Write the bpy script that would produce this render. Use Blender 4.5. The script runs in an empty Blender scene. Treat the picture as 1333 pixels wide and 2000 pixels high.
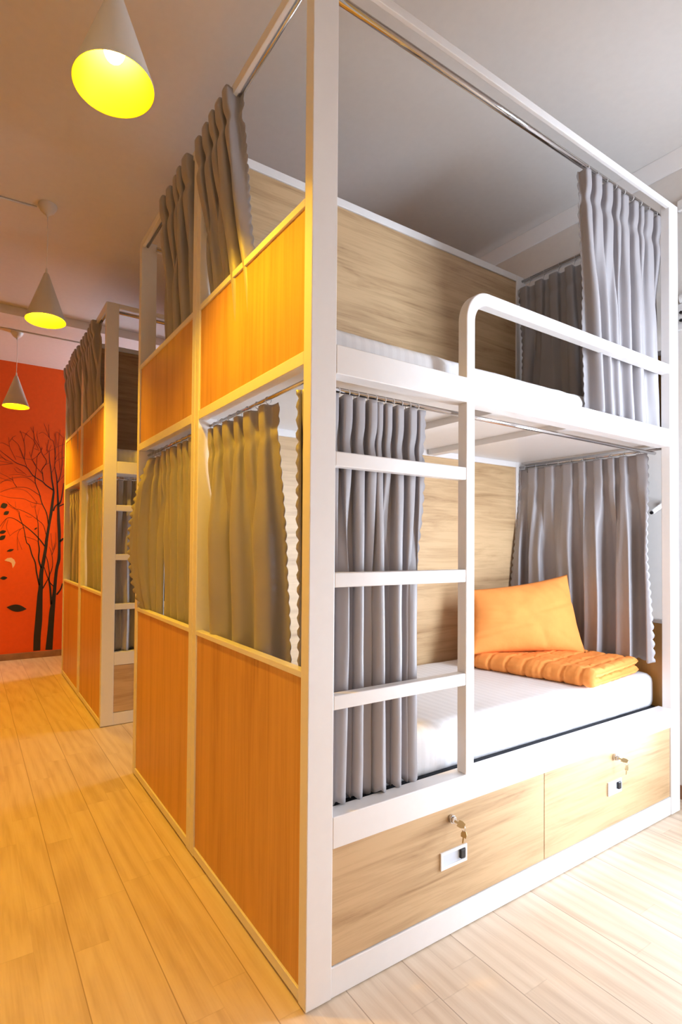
import bpy, bmesh, math, random
from math import sin, cos, pi, floor, sqrt, tanh, radians
from mathutils import Vector, Matrix, noise

scene = bpy.context.scene
COL = scene.collection
scene.view_settings.view_transform = 'Standard'
scene.view_settings.look = 'None'
scene.view_settings.exposure = 0.0
scene.view_settings.gamma = 1.0
scene.view_settings.use_curve_mapping = False

# ------------------------------------------------------------------ objects
def link_mesh(name, verts, faces, material=None, parent=None, smooth=False, loc=None):
    me = bpy.data.meshes.new(name)
    me.from_pydata([tuple(v) for v in verts], [], faces)
    me.update()
    if smooth:
        me.polygons.foreach_set('use_smooth', [True] * len(me.polygons))
    o = bpy.data.objects.new(name, me)
    COL.objects.link(o)
    if material: me.materials.append(material)
    if parent: o.parent = parent
    if loc: o.location = loc
    return o

def tag(o, label=None, cat=None, group=None, kind=None):
    if label: o['label'] = label
    if cat: o['category'] = cat
    if group: o['group'] = group
    if kind: o['kind'] = kind
    return o

def empty(name, loc=(0, 0, 0), rz=0.0, label=None, cat=None, group=None):
    o = bpy.data.objects.new(name, None)
    o.empty_display_size = 0.1
    COL.objects.link(o)
    o.location = loc; o.rotation_euler = (0, 0, rz)
    return tag(o, label, cat, group)

def copy_tree(o, parent=None):
    c = o.copy(); COL.objects.link(c)
    if parent: c.parent = parent
    for ch in [x for x in bpy.data.objects if x.parent == o]:
        copy_tree(ch, c)
    return c

class MB:
    """Collects simple solids and links them as one mesh object."""
    def __init__(s): s.v = []; s.f = []
    def box(s, x0, x1, y0, y1, z0, z1):
        n = len(s.v)
        s.v += [(x0,y0,z0),(x1,y0,z0),(x1,y1,z0),(x0,y1,z0),(x0,y0,z1),(x1,y0,z1),(x1,y1,z1),(x0,y1,z1)]
        s.f += [tuple(n+i for i in q) for q in ((0,3,2,1),(4,5,6,7),(0,1,5,4),(1,2,6,5),(2,3,7,6),(3,0,4,7))]
        return s
    def cyl(s, a, b, r, n=16, r2=None, caps=True):
        a = Vector(a); b = Vector(b); r2 = r if r2 is None else r2
        d = (b - a).normalized()
        u = d.orthogonal().normalized(); w = d.cross(u)
        k = len(s.v)
        for p, rr in ((a, r), (b, r2)):
            for i in range(n):
                t = 2*pi*i/n
                s.v.append(tuple(p + u*cos(t)*rr + w*sin(t)*rr))
        for i in range(n):
            j = (i+1) % n
            s.f.append((k+i, k+j, k+n+j, k+n+i))
        if caps:
            s.f.append(tuple(k+n-1-i for i in range(n))); s.f.append(tuple(k+n+i for i in range(n)))
        return s
    def lathe(s, c, prof, n=40):
        """prof: list of (radius, z) ; axis z through c"""
        k = len(s.v)
        for r, z in prof:
            for i in range(n):
                t = 2*pi*i/n
                s.v.append((c[0]+r*cos(t), c[1]+r*sin(t), c[2]+z))
        for a in range(len(prof)-1):
            for i in range(n):
                j = (i+1) % n
                s.f.append((k+a*n+i, k+a*n+j, k+(a+1)*n+j, k+(a+1)*n+i))
        return s
    def tube(s, pts, r, n=10, closed=False):
        pts = [Vector(p) for p in pts]; k = len(s.v); m = len(pts)
        up = None
        for i, p in enumerate(pts):
            if closed: d = pts[(i+1) % m] - pts[i-1]
            else: d = pts[min(i+1, m-1)] - pts[max(i-1, 0)]
            d.normalize()
            if up is None: up = d.orthogonal().normalized()
            up = (up - d*up.dot(d)).normalized(); w = d.cross(up)
            for q in range(n):
                t = 2*pi*q/n
                s.v.append(tuple(p + up*cos(t)*r + w*sin(t)*r))
        for i in range(m if closed else m-1):
            a = k+i*n; b = k+((i+1) % m)*n
            for q in range(n):
                e = (q+1) % n
                s.f.append((a+q, a+e, b+e, b+q))
        if not closed:
            s.f.append(tuple(k+n-1-i for i in range(n))); s.f.append(tuple(k+(m-1)*n+i for i in range(n)))
        return s
    def prism(s, poly, y0, y1):
        """poly in (x,z), extruded along y"""
        k = len(s.v); n = len(poly)
        s.v += [(x, y0, z) for x, z in poly] + [(x, y1, z) for x, z in poly]
        for i in range(n):
            j = (i+1) % n
            s.f.append((k+i, k+j, k+n+j, k+n+i))
        s.f.append(tuple(k+n-1-i for i in range(n))); s.f.append(tuple(k+n+i for i in range(n)))
        return s
    def build(s, name, material=None, parent=None, bevel=0.0, smooth=False, loc=None, seg=2):
        o = link_mesh(name, s.v, s.f, material, parent, smooth, loc)
        bm = bmesh.new(); bm.from_mesh(o.data)
        bmesh.ops.recalc_face_normals(bm, faces=bm.faces)
        bm.to_mesh(o.data); bm.free()
        if bevel:
            m = o.modifiers.new('bevel', 'BEVEL'); m.width = bevel; m.segments = seg; m.limit_method = 'ANGLE'; m.angle_limit = radians(40)
            m.harden_normals = False
        return o

# ---------------------------------------------------------------- materials
class NT:
    def __init__(s, name):
        s.m = bpy.data.materials.new(name); s.m.use_nodes = True
        s.t = s.m.node_tree; s.t.nodes.clear()
        s.out = s.t.nodes.new('ShaderNodeOutputMaterial')
    def n(s, typ, **kw):
        nd = s.t.nodes.new('ShaderNode' + typ)
        for k, v in kw.items():
            if k in nd.inputs.keys(): s.set(nd, k, v)
            else: setattr(nd, k, v)
        return nd
    def set(s, nd, k, v):
        i = nd.inputs[k]
        if isinstance(v, bpy.types.NodeSocket): s.t.links.new(v, i)
        else: i.default_value = v
    def math(s, op, a, b=None, c=None):
        nd = s.t.nodes.new('ShaderNodeMath'); nd.operation = op
        for i, v in enumerate((a, b, c)):
            if v is None: continue
            if isinstance(v, bpy.types.NodeSocket): s.t.links.new(v, nd.inputs[i])
            else: nd.inputs[i].default_value = v
        return nd.outputs[0]
    def mix(s, fac, a, b, mode='MIX'):
        nd = s.t.nodes.new('ShaderNodeMix'); nd.data_type = 'RGBA'; nd.blend_type = mode
        for i, v in ((0, fac), (6, a), (7, b)):
            if isinstance(v, bpy.types.NodeSocket): s.t.links.new(v, nd.inputs[i])
            else: nd.inputs[i].default_value = v
        return nd.outputs[2]
    def ramp(s, fac, stops):
        nd = s.t.nodes.new('ShaderNodeValToRGB')
        cr = nd.color_ramp
        while len(cr.elements) < len(stops): cr.elements.new(0.5)
        for e, (p, c) in zip(cr.elements, stops):
            e.position = p; e.color = c if len(c) == 4 else (*c, 1)
        s.t.links.new(fac, nd.inputs[0])
        return nd.outputs[0]
    def bsdf(s, color, rough=0.5, metal=0.0, bump=None, bstr=0.1, bdist=0.002, **kw):
        b = s.t.nodes.new('ShaderNodeBsdfPrincipled')
        s.set(b, 'Base Color', color if isinstance(color, bpy.types.NodeSocket) else (*color, 1))
        s.set(b, 'Roughness', rough); s.set(b, 'Metallic', metal)
        for k, v in kw.items(): s.set(b, k.replace('_', ' '), v)
        if bump is not None:
            bp = s.t.nodes.new('ShaderNodeBump')
            bp.inputs['Strength'].default_value = bstr; bp.inputs['Distance'].default_value = bdist
            s.t.links.new(bump, bp.inputs['Height']); s.t.links.new(bp.outputs[0], b.inputs['Normal'])
        s.t.links.new(b.outputs[0], s.out.inputs[0])
        return s.m

def plain(name, color, rough=0.5, metal=0.0, nscale=30.0, namp=0.04, bstr=0.03, bdist=0.002, **kw):
    t = NT(name)
    tc = t.n('TexCoord')
    nz = t.n('TexNoise', Scale=nscale, Detail=4.0)
    t.t.links.new(tc.outputs['Object'], nz.inputs['Vector'])
    lo = tuple(c*(1-namp) for c in color); hi = tuple(min(1, c*(1+namp)) for c in color)
    c = t.ramp(nz.outputs['Fac'], [(0.3, lo), (0.7, hi)])
    return t.bsdf(c, rough, metal, bump=nz.outputs['Fac'], bstr=bstr, bdist=bdist, **kw)

def wood(name, axis, light, dark, rough=0.42):
    """axis: direction of the grain in object space ('x' or 'z')"""
    t = NT(name)
    tc = t.n('TexCoord'); oi = t.n('ObjectInfo')
    rnd = t.math('MULTIPLY', oi.outputs['Random'], 37.0)
    cmb = t.n('CombineXYZ'); 
    for k in range(3): t.t.links.new(rnd, cmb.inputs[k])
    add = t.n('VectorMath', operation='ADD')
    t.t.links.new(tc.outputs['Object'], add.inputs[0]); t.t.links.new(cmb.outputs[0], add.inputs[1])
    def stretched(sx, sy, sz, scale, detail, rough_=0.6, dist=0.0):
        mp = t.n('Mapping'); mp.inputs['Scale'].default_value = (sx, sy, sz)
        t.t.links.new(add.outputs[0], mp.inputs['Vector'])
        nz = t.n('TexNoise', Scale=scale, Detail=detail, Roughness=rough_, Distortion=dist)
        t.t.links.new(mp.outputs[0], nz.inputs['Vector'])
        return nz.outputs['Fac']
    if axis == 'x': a = (0.9, 9, 9); b = (1.6, 60, 60); c = (0.8, 3.5, 3.5)
    else: a = (9, 9, 0.55); b = (60, 60, 1.0); c = (3.5, 3.5, 0.3)
    g1 = stretched(*a, 2.2, 6.0, 0.62, 0.7)
    g2 = stretched(*b, 2.0, 3.0)
    g3 = stretched(*c, 1.3, 2.0)
    m = t.math('ADD', t.math('MULTIPLY', g1, 0.62), t.math('ADD', t.math('MULTIPLY', g2, 0.26), t.math('MULTIPLY', g3, 0.22)))
    mid = tuple((l*0.62+d_*0.38) for l, d_ in zip(light, dark))
    col = t.ramp(m, [(0.36, dark), (0.47, mid), (0.60, light), (0.8, tuple(min(1, l*1.05) for l in light))])
    return t.bsdf(col, rough, bump=g2, bstr=0.08, bdist=0.001)

def floor_material():
    t = NT('oak_laminate_floor')
    g = t.n('NewGeometry'); sp = t.n('SeparateXYZ'); t.t.links.new(g.outputs['Position'], sp.inputs[0])
    X, Y = sp.outputs[0], sp.outputs[1]
    u = t.math('DIVIDE', t.math('ADD', X, 0.065), 0.197)
    pl = t.math('FLOOR', u); fu = t.math('FRACT', u)
    half = t.math('FLOOR', t.math('MULTIPLY', u, 2.0)); fh = t.math('FRACT', t.math('MULTIPLY', u, 2.0))
    def hash1(v, off):
        w = t.n('TexWhiteNoise', noise_dimensions='1D'); t.t.links.new(t.math('ADD', v, off), w.inputs['W']); return w.outputs['Value']
    hs = hash1(half, 3.7)
    v = t.math('DIVIDE', t.math('ADD', Y, t.math('MULTIPLY', hs, 3.0)), 0.62)
    row = t.math('FLOOR', v); fv = t.math('FRACT', v)
    cid = t.math('ADD', t.math('MULTIPLY', half, 17.31), t.math('MULTIPLY', row, 7.77))
    h2 = hash1(cid, 11.0); h3 = hash1(cid, 71.0)
    # grain
    cx = t.n('CombineXYZ')
    t.t.links.new(t.math('ADD', t.math('MULTIPLY', X, 13.0), t.math('MULTIPLY', h2, 60.0)), cx.inputs[0])
    t.t.links.new(t.math('ADD', t.math('MULTIPLY', Y, 1.5), t.math('MULTIPLY', h3, 40.0)), cx.inputs[1])
    n1 = t.n('TexNoise', Scale=1.3, Detail=7.0, Roughness=0.6, Distortion=0.9); t.t.links.new(cx.outputs[0], n1.inputs['Vector'])
    # cathedral rings
    wv = t.n('TexWave', wave_type='RINGS', rings_direction='SPHERICAL', Scale=0.55, Distortion=3.2, Detail=2.0)
    wv.inputs['Detail Scale'].default_value = 1.2
    t.t.links.new(cx.outputs[0], wv.inputs['Vector'])
    cf = t.n('CombineXYZ')
    t.t.links.new(t.math('MULTIPLY', X, 160.0), cf.inputs[0]); t.t.links.new(t.math('MULTIPLY', Y, 5.0), cf.inputs[1])
    n2 = t.n('TexNoise', Scale=1.0, Detail=2.0); t.t.links.new(cf.outputs[0], n2.inputs['Vector'])
    val = t.math('ADD', t.math('MULTIPLY', n1.outputs['Fac'], 0.55),
          t.math('ADD', t.math('MULTIPLY', wv.outputs['Fac'], 0.14), t.math('MULTIPLY', n2.outputs['Fac'], 0.22)))
    val = t.math('ADD', val, t.math('MULTIPLY', t.math('SUBTRACT', h2, 0.5), 0.12))
    col = t.ramp(val, [(0.25, (0.56, 0.42, 0.295)), (0.45, (0.69, 0.55, 0.41)), (0.65, (0.76, 0.63, 0.49))])
    # joints
    def edge(fr, wd): 
        d_ = t.math('MINIMUM', fr, t.math('SUBTRACT', 1.0, fr)); return t.math('LESS_THAN', d_, wd)
    seam = edge(fu, 0.0075)
    soft = t.math('MULTIPLY', t.math('MAXIMUM', edge(fv, 0.0022), edge(fh, 0.005)), 0.14)
    j = t.math('MAXIMUM', t.math('MULTIPLY', seam, 0.6), soft)
    col2 = t.mix(j, col, (0.20, 0.11, 0.06, 1))
    ht = t.math('SUBTRACT', t.math('MULTIPLY', n2.outputs['Fac'], 0.15), j)
    return t.bsdf(col2, 0.36, bump=ht, bstr=0.12, bdist=0.001)

def satin(name, color, stripe=False):
    t = NT(name)
    tc = t.n('TexCoord')
    nz = t.n('TexNoise', Scale=420.0, Detail=2.0); t.t.links.new(tc.outputs['Object'], nz.inputs['Vector'])
    n2 = t.n('TexNoise', Scale=5.0, Detail=3.0); t.t.links.new(tc.outputs['Object'], n2.inputs['Vector'])
    c = t.ramp(n2.outputs['Fac'], [(0.3, tuple(x*0.95 for x in color)), (0.7, tuple(min(1, x*1.05) for x in color))])
    m = t.bsdf(c, 0.43, bump=nz.outputs['Fac'], bstr=0.06, bdist=0.0006, Sheen_Weight=0.15)
    return m

def sheet_material():
    t = NT('white_bed_sheet')
    tc = t.n('TexCoord')
    mp = t.n('Mapping'); t.t.links.new(tc.outputs['Object'], mp.inputs['Vector'])
    wv = t.n('TexWave', wave_type='BANDS', bands_direction='X', Scale=9.0, Distortion=0.0); t.t.links.new(mp.outputs[0], wv.inputs['Vector'])
    n2 = t.n('TexNoise', Scale=7.0, Detail=4.0); t.t.links.new(tc.outputs['Object'], n2.inputs['Vector'])
    c = t.ramp(wv.outputs['Fac'], [(0.4, (0.80, 0.79, 0.80)), (0.6, (0.84, 0.83, 0.84))])
    return t.bsdf(c, 0.62, bump=n2.outputs['Fac'], bstr=0.25, bdist=0.012)

def emit(name, color, strength):
    t = NT(name)
    e = t.n('Emission'); e.inputs[0].default_value = (*color, 1); e.inputs[1].default_value = strength
    t.t.links.new(e.outputs[0], t.out.inputs[0]); return t.m

def glass_pane(name):
    t = NT(name)
    tr = t.n('BsdfTransparent'); gl = t.n('BsdfGlossy'); gl.inputs['Roughness'].default_value = 0.02
    fr = t.n('Fresnel'); fr.inputs[0].default_value = 1.45
    mx = t.n('MixShader')
    t.t.links.new(fr.outputs[0], mx.inputs[0]); t.t.links.new(tr.outputs[0], mx.inputs[1]); t.t.links.new(gl.outputs[0], mx.inputs[2])
    t.t.links.new(mx.outputs[0], t.out.inputs[0]); return t.m

M = dict(
    paint=plain('white_frame_paint', (0.79, 0.765, 0.755), 0.34, namp=0.01, bstr=0.01),
    wall=plain('white_wall_paint', (0.80, 0.765, 0.735), 0.75, namp=0.015, bstr=0.03),
    ceil=plain('white_ceiling_paint', (0.72, 0.69, 0.665), 0.8, namp=0.015, bstr=0.03),
    orange_wall=plain('orange_wall_paint', (0.76, 0.105, 0.016), 0.75, namp=0.03, bstr=0.03, Specular_IOR_Level=0.15),
    bounce_ochre=plain('ochre_bounce_paint', (0.66, 0.44, 0.14), 0.7, namp=0.03, bstr=0.03),  # tone picked so the unseen left wall bounces warm light
    wood_h=wood('light_oak_laminate', 'x', (0.58, 0.395, 0.215), (0.27, 0.15, 0.06)),
    wood_v=wood('light_oak_end_panel', 'z', (0.66, 0.36, 0.11), (0.44, 0.205, 0.05)),
    base=plain('brown_baseboard_wood', (0.30, 0.15, 0.085), 0.45, nscale=12, namp=0.2),
    floor=floor_material(),
    chrome=plain('polished_chrome', (0.58, 0.56, 0.56), 0.10, 1.0, namp=0.0, bstr=0.0),
    steel=plain('brushed_steel_ring', (0.55, 0.54, 0.53), 0.28, 1.0, namp=0.05),
    brass=plain('brass_key', (0.55, 0.42, 0.22), 0.33, 1.0, namp=0.05),
    plastic=plain('white_plastic', (0.78, 0.77, 0.77), 0.35, namp=0.01),
    pocket=plain('pale_blue_grey_plastic', (0.62, 0.68, 0.78), 0.4, namp=0.01),
    black=plain('black_plastic', (0.012, 0.012, 0.014), 0.4, namp=0.1),
    darkcloth=plain('black_mattress_underside', (0.018, 0.02, 0.028), 0.85, nscale=200, namp=0.3),
    curtain=satin('grey_satin_curtain', (0.335, 0.315, 0.327)),
    sheet=sheet_material(),
    orange=plain('orange_cotton', (0.86, 0.31, 0.075), 0.8, nscale=26.0, namp=0.03, bstr=0.35, bdist=0.006, Specular_IOR_Level=0.25),
    shade=plain('white_lacquered_shade', (0.66, 0.62, 0.58), 0.4, namp=0.01),
    lining=plain('yellow_shade_lining', (0.92, 0.80, 0.035), 0.55, namp=0.01),
    ink=plain('black_vinyl', (0.012, 0.010, 0.010), 0.6, namp=0.1),
    pale=plain('pale_vinyl', (0.80, 0.55, 0.40), 0.6, namp=0.03),
    bulb=emit('warm_bulb', (1.0, 0.54, 0.012), 2600.0),
    glass=glass_pane('window_glass'),
)

# ------------------------------------------------------------------- camera
cam = bpy.data.cameras.new('camera'); cam_o = bpy.data.objects.new('camera', cam); COL.objects.link(cam_o)
YAW, PITCH, ROLL = -0.5401, 0.0185, 0.0097
fwd = Vector((-sin(YAW)*cos(PITCH), cos(YAW)*cos(PITCH), sin(PITCH)))
rgt = Vector((cos(YAW), sin(YAW), 0)); upv = rgt.cross(fwd)
r2 = rgt*cos(ROLL) + upv*sin(ROLL); u2 = upv*cos(ROLL) - rgt*sin(ROLL)
mat = Matrix((( r2.x, u2.x, -fwd.x), (r2.y, u2.y, -fwd.y), (r2.z, u2.z, -fwd.z))).to_4x4()
mat.translation = Vector((-0.7415, -1.0949, 1.1669))
cam_o.matrix_world = mat
cam.sensor_fit = 'VERTICAL'; cam.sensor_height = 36.0; cam.sensor_width = 24.0
cam.lens = 1022.98/2000*36.0
cam.shift_x = 117.93/2000; cam.shift_y = 44.69/2000
cam.clip_start = 0.02
scene.camera = cam_o

# --------------------------------------------------------------------- room
XL, XR, YN, YF, ZC = -1.15, 2.14, -1.35, 4.728, 3.03
def struct(o): o['kind'] = 'structure'; return o
def wall_with_holes(name, material, axis, p0, p1, a0, a1, z1, holes):
    """wall slab between p0..p1 across `axis`; a0..a1 along; holes (h0,h1,z0,z1)"""
    m = MB()
    def bx(b0, b1, z0, zz):
        if b1-b0 < 1e-5 or zz-z0 < 1e-5: return
        if axis == 'x': m.box(p0, p1, b0, b1, z0, zz)
        else: m.box(b0, b1, p0, p1, z0, zz)
    cur = a0
    for h0, h1, hz0, hz1 in sorted(holes):
        bx(cur, h0, 0, z1); bx(h0, h1, 0, hz0); bx(h0, h1, hz1, z1); cur = h1
    bx(cur, a1, 0, z1)
    return struct(m.build(name, material))

struct(MB().box(XL-0.1, XR+0.1, YN-0.1, YF+0.1, -0.05, 0.0).build('floor', M['floor']))
struct(MB().box(XL-0.1, XR+0.1, YN-0.1, YF+0.1, ZC, ZC+0.05).build('ceiling', M['ceil']))
struct(MB().box(XL, XR, 3.522, YF, 2.96, ZC-0.001).build('ceiling_soffit', M['wall']))
struct(MB().box(XL-0.1, XL, YN-0.1, YF+0.1, 0, ZC).build('wall_left', M['bounce_ochre']))
struct(MB().box(XL, XR, YF, YF+0.1, 0, ZC).build('wall_far', M['orange_wall']))
WINS = [('near', 1.3, 2.1, 0.35, 2.5), ('right', 1.66, 2.27, 0.12, 0.95), ('right', 4.0, 4.66, 1.75, 2.75), ('right', -1.0, -0.24, 0.1, 1.2)]
wall_with_holes('wall_near', M['wall'], 'y', YN-0.1, YN, XL, XR, ZC, [WINS[0][1:]])
wall_with_holes('wall_right', M['wall'], 'x', XR, XR+0.1, YN-0.1, YF+0.1, ZC, [w[1:] for w in WINS[1:]])
# baseboards, cove, casing
struct(MB().box(XL, XR, YF-0.012, YF, 0.0, 0.064).build('baseboard_far', M['base'], bevel=0.003))
struct(MB().box(XR-0.012, XR, YN, YF-0.012, 0.0, 0.064).build('baseboard_right', M['base'], bevel=0.003))
struct(MB().box(XL, XL+0.012, YN, YF-0.012, 0.0, 0.064).build('baseboard_left', M['base'], bevel=0.003))
struct(MB().box(XL+0.012, XR-0.012, YN, YN+0.012, 0.0, 0.064).build('baseboard_near', M['base'], bevel=0.003))
cv = MB().prism([(XR-0.075, ZC-0.0006), (XR-0.0006, ZC-0.0006), (XR-0.0006, ZC-0.06), (XR-0.012, ZC-0.06)], YN+0.001, 3.521)
struct(cv.build('trim_1', M['paint'], bevel=0.002))
struct(MB().box(XR-0.022, XR, YN, 0.05, 2.762, 2.812).build('trim_2', M['paint'], bevel=0.003))

# unseen windows, placed and sized for the daylight: frame, mullion, pane, light just outside
def window(nm, side, a0, a1, z0, z1, power, color):
    fr = MB(); w = 0.05
    def bx(b0, b1, zz0, zz1, d0=-0.07, d1=-0.02):
        if side == 'near': fr.box(b0, b1, YN+d0, YN+d1, zz0, zz1)
        else: fr.box(XR-d1, XR-d0, b0, b1, zz0, zz1)
    bx(a0, a0+w, z0, z1); bx(a1-w, a1, z0, z1); bx(a0+w, a1-w, z0, z0+w); bx(a0+w, a1-w, z1-w, z1)
    mid = (a0+a1)/2; bx(mid-0.02, mid+0.02, z0+w, z1-w)
    f = struct(fr.build(nm, M['paint'], bevel=0.003))
    p = MB()
    if side == 'near': p.box(a0+w, a1-w, YN-0.048, YN-0.042, z0+w, z1-w)
    else: p.box(XR+0.042, XR+0.048, a0+w, a1-w, z0+w, z1-w)
    p.build('window_pane', M['glass'], f)
    L = bpy.data.lights.new('daylight', 'AREA'); L.shape = 'RECTANGLE'
    L.size = a1-a0; L.size_y = z1-z0; L.energy = power; L.color = color
    lo = bpy.data.objects.new('daylight', L); COL.objects.link(lo)
    if side == 'near':
        lo.location = (mid, YN-0.14, (z0+z1)/2); lo.rotation_euler = (pi/2, 0, 0)
    else:
        lo.location = (XR+0.14, mid, (z0+z1)/2); lo.rotation_euler = (pi/2, 0, pi/2)
    return f
DAY = (0.84, 0.95, 1.11)
P_NEAR, P_MID, P_FAR, P_SIDE = 100.0, 32.0, 85.0, 88.0
window('window_1', *WINS[0], P_NEAR, DAY)
window('window_2', *WINS[1], P_MID, DAY)
window('window_3', *WINS[2], P_FAR, DAY)
window('added_window', *WINS[3], P_SIDE, DAY)  # unseen window added to put more light on floor and drawers
wd = bpy.data.worlds.new('world'); scene.world = wd; wd.use_nodes = True
wd.node_tree.nodes['Background'].inputs[0].default_value = (0.75, 0.87, 1.0, 1)
wd.node_tree.nodes['Background'].inputs[1].default_value = 1.0

# --------------------------------------------------------------------- beds
LB, DB, HB = 2.0, 0.7905, 2.7152
PW, PD = 0.0803, 0.0353
ZR0, ZR1 = 1.6164, 1.6937
ZL0, ZL1 = 0.3832, 0.4647
ZP = 0.0794
Y2 = 2.336
def make_bed(label):
    root = empty('bunk_bed', (0, 0, 0), 0, label, 'bunk bed', 'white steel bunk beds with oak panels')
    P = M['paint']; bv = 0.0022
    for x0 in (0, LB-PW):
        for y0 in (0, DB-PD):
            MB().box(x0, x0+PW, y0, y0+PD, 0.004, HB).build('post', P, root, bv)
    e = 0.0004
    for y0, y1 in ((0.0, PD), (DB-PD, DB)):
        MB().box(PW+e, LB-PW-e, *((0.0, 0.014, HB-0.028) if y0 == 0 else (DB-PD, DB, HB-0.036)), HB).build('top_rail', P, root, bv)
    MB().box(PW+e, LB-PW-e, 0, 0.05, ZR0, ZR1).build('side_rail', P, root, bv)
    MB().box(PW+e, LB-PW-e, 0, 0.05, ZL0, ZL1).build('side_rail', P, root, bv)
    MB().box(PW+e, LB-PW-e, DB-PD, DB, ZR0, ZR1).build('side_rail', P, root, bv)
    MB().box(PW+e, LB-PW-e, DB-PD, DB, ZL0, ZL1).build('side_rail', P, root, bv)
    MB().box(PW+e, LB-PW-e, 0.003, 0.03, 0.003, ZP).build('plinth', P, root, bv)
    # both ends
    for s in (0, 1):
        def X(a, b): return (a, b) if s == 0 else (LB-b, LB-a)
        for z0, z1, dp in ((0.008, 0.0388, .03), (0.8251, 0.8423, .03), (1.6356, 1.6707, .035), (2.0517, 2.0731, .03), (HB-0.034, HB, .016)):
            a, b = X(0.0005, dp)
            MB().box(a, b, PD+e, DB-PD-e, z0, z1).build('end_rail', P, root, 0.0018)
        a, b = X(0.007, 0.019)
        MB().box(a, b, PD, DB-PD, 0.036, 0.827).build('end_panel', M['wood_v'], root)
        MB().box(a, b, PD, DB-PD, 1.668, 2.054).build('end_panel', M['wood_v'], root)
    # back panels
    MB().box(PW, LB-PW, DB-0.028, DB-0.012, ZL1, ZR0).build('back_panel', M['wood_h'], root)
    MB().box(PW, LB-PW, DB-0.028, DB-0.012, ZR1, HB-0.034).build('back_panel', M['wood_h'], root)
    # bunk bases
    b = MB(); b.box(0.04, LB-0.04, 0.052, DB-PD-0.002, 1.645, 1.668)
    for x in (0.78, 1.215): b.box(x, x+0.05, 0.052, DB-PD-0.002, 1.619, 1.645)
    b.build('upper_base', M['plastic'], root)
    MB().box(0.04, LB-0.04, 0.052, DB-PD-0.002, 0.405, 0.43).build('lower_base', M['darkcloth'], root)
    # ladder: rungs and the tube that rises into the guard rail
    for z0, z1 in ((0.7381, 0.7756), (1.0563, 1.0951), (1.3733, 1.4127)):
        MB().box(PW+e, 0.586, 0.001, 0.031, z0, z1).build('ladder_rung', P, root, 0.003)
    xl0, xl1, zg0, zg1 = 0.5864, 0.6255, 1.9419, 1.983
    out = [(xl0, ZL1)]; inn = [(xl1, ZL1)]
    Ro = 0.105; cx, cz = xl0+Ro, zg1-Ro
    for i in range(17):
        a = pi - i/16*pi/2
        out.append((cx+Ro*cos(a), cz+Ro*sin(a))); inn.append((cx+(Ro-0.0395)*cos(a), cz+(Ro-0.041)*sin(a)))
    out.append((LB-PW-e, zg1)); inn.append((LB-PW-e, zg0))
    g = MB(); n = len(out)
    for (ox, oz), (ix, iz) in zip(out, inn):
        g.v += [(ox, 0.0005, oz), (ix, 0.0005, iz), (ix, 0.0345, iz), (ox, 0.0345, oz)]
    for i in range(n-1):
        for q in range(4):
            w = (q+1) % 4
            g.f.append((4*i+q, 4*i+w, 4*i+4+w, 4*i+4+q))
    g.f += [(3, 2, 1, 0), tuple(4*(n-1)+q for q in range(4))]
    g.build('guard_rail', P, root, 0.0035, seg=3)
    # drawers
    for x0, x1, xk, xa, xb in ((PW+0.002, 0.998, 0.527, 0.481, 0.596), (1.001, LB-PW-0.002, 1.457, 1.408, 1.507)):
        d = MB(); d.box(x0, x1, 0.006, 0.024, ZP+0.003, ZL0-0.003)
        d.box(x0+0.02, x0+0.032, 0.024, 0.62, ZP+0.02, 0.34); d.box(x1-0.032, x1-0.02, 0.024, 0.62, ZP+0.02, 0.34)
        d.box(x0+0.032, x1-0.032, 0.024, 0.62, ZP+0.02, ZP+0.03); d.box(x0+0.032, x1-0.032, 0.61, 0.62, ZP+0.03, 0.34)
        dr = d.build('drawer', M['wood_h'], root, 0.0008)
        lk = MB().cyl((xk, 0.006, 0.346), (xk, -0.004, 0.346), 0.0125, 24).cyl((xk, -0.004, 0.346), (xk, -0.010, 0.346), 0.0095, 24)
        lk.build('lock', M['chrome'], dr, 0.001)
        zz0, zz1 = 0.203, 0.2545; f = 0.009
        pl = MB()
        pl.box(xa, xb, 0.001, 0.006, zz0, zz0+f); pl.box(xa, xb, 0.001, 0.006, zz1-f, zz1)
        pl.box(xa, xa+f, 0.001, 0.006, zz0+f, zz1-f); pl.box(xb-f, xb, 0.001, 0.006, zz0+f, zz1-f)
        pl.build('pull_frame', M['plastic'], dr, 0.0008)
        MB().box(xa+f, xb-f, 0.0045, 0.006, zz0+f, zz1-f).build('pull_pocket', M['pocket'], dr)
        MB().box(xb-f-0.024, xb-f-0.003, -0.004, 0.0045, zz0+f+0.006, zz1-f+0.0).build('latch_button', M['black'], dr, 0.002)
    # rods
    MB().cyl((PW-0.01, 0.052, 2.681), (LB-PW+0.01, 0.052, 2.681), 0.0110, 16).build('curtain_rod', M['chrome'], root, smooth=False)
    MB().cyl((PW-0.01, 0.066, 1.597), (LB-PW+0.01, 0.066, 1.597), 0.0075, 16).build('curtain_rod', M['chrome'], root)
    for x in (0.030, LB-0.030):
        MB().cyl((x, PD-0.005, 2.690), (x, DB-PD+0.005, 2.690), 0.007, 12).build('curtain_rod', M['chrome'], root)
        MB().cyl((x+(.02 if x < 1 else -.02), PD-0.005, 1.617), (x+(.02 if x < 1 else -.02), DB-PD+0.005, 1.617), 0.006, 12).build('curtain_rod', M['chrome'], root)
    for o in root.children:
        if o.name.startswith('curtain_rod'):
            for p in o.data.polygons: p.use_smooth = len(p.vertices) == 4
    return root

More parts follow.
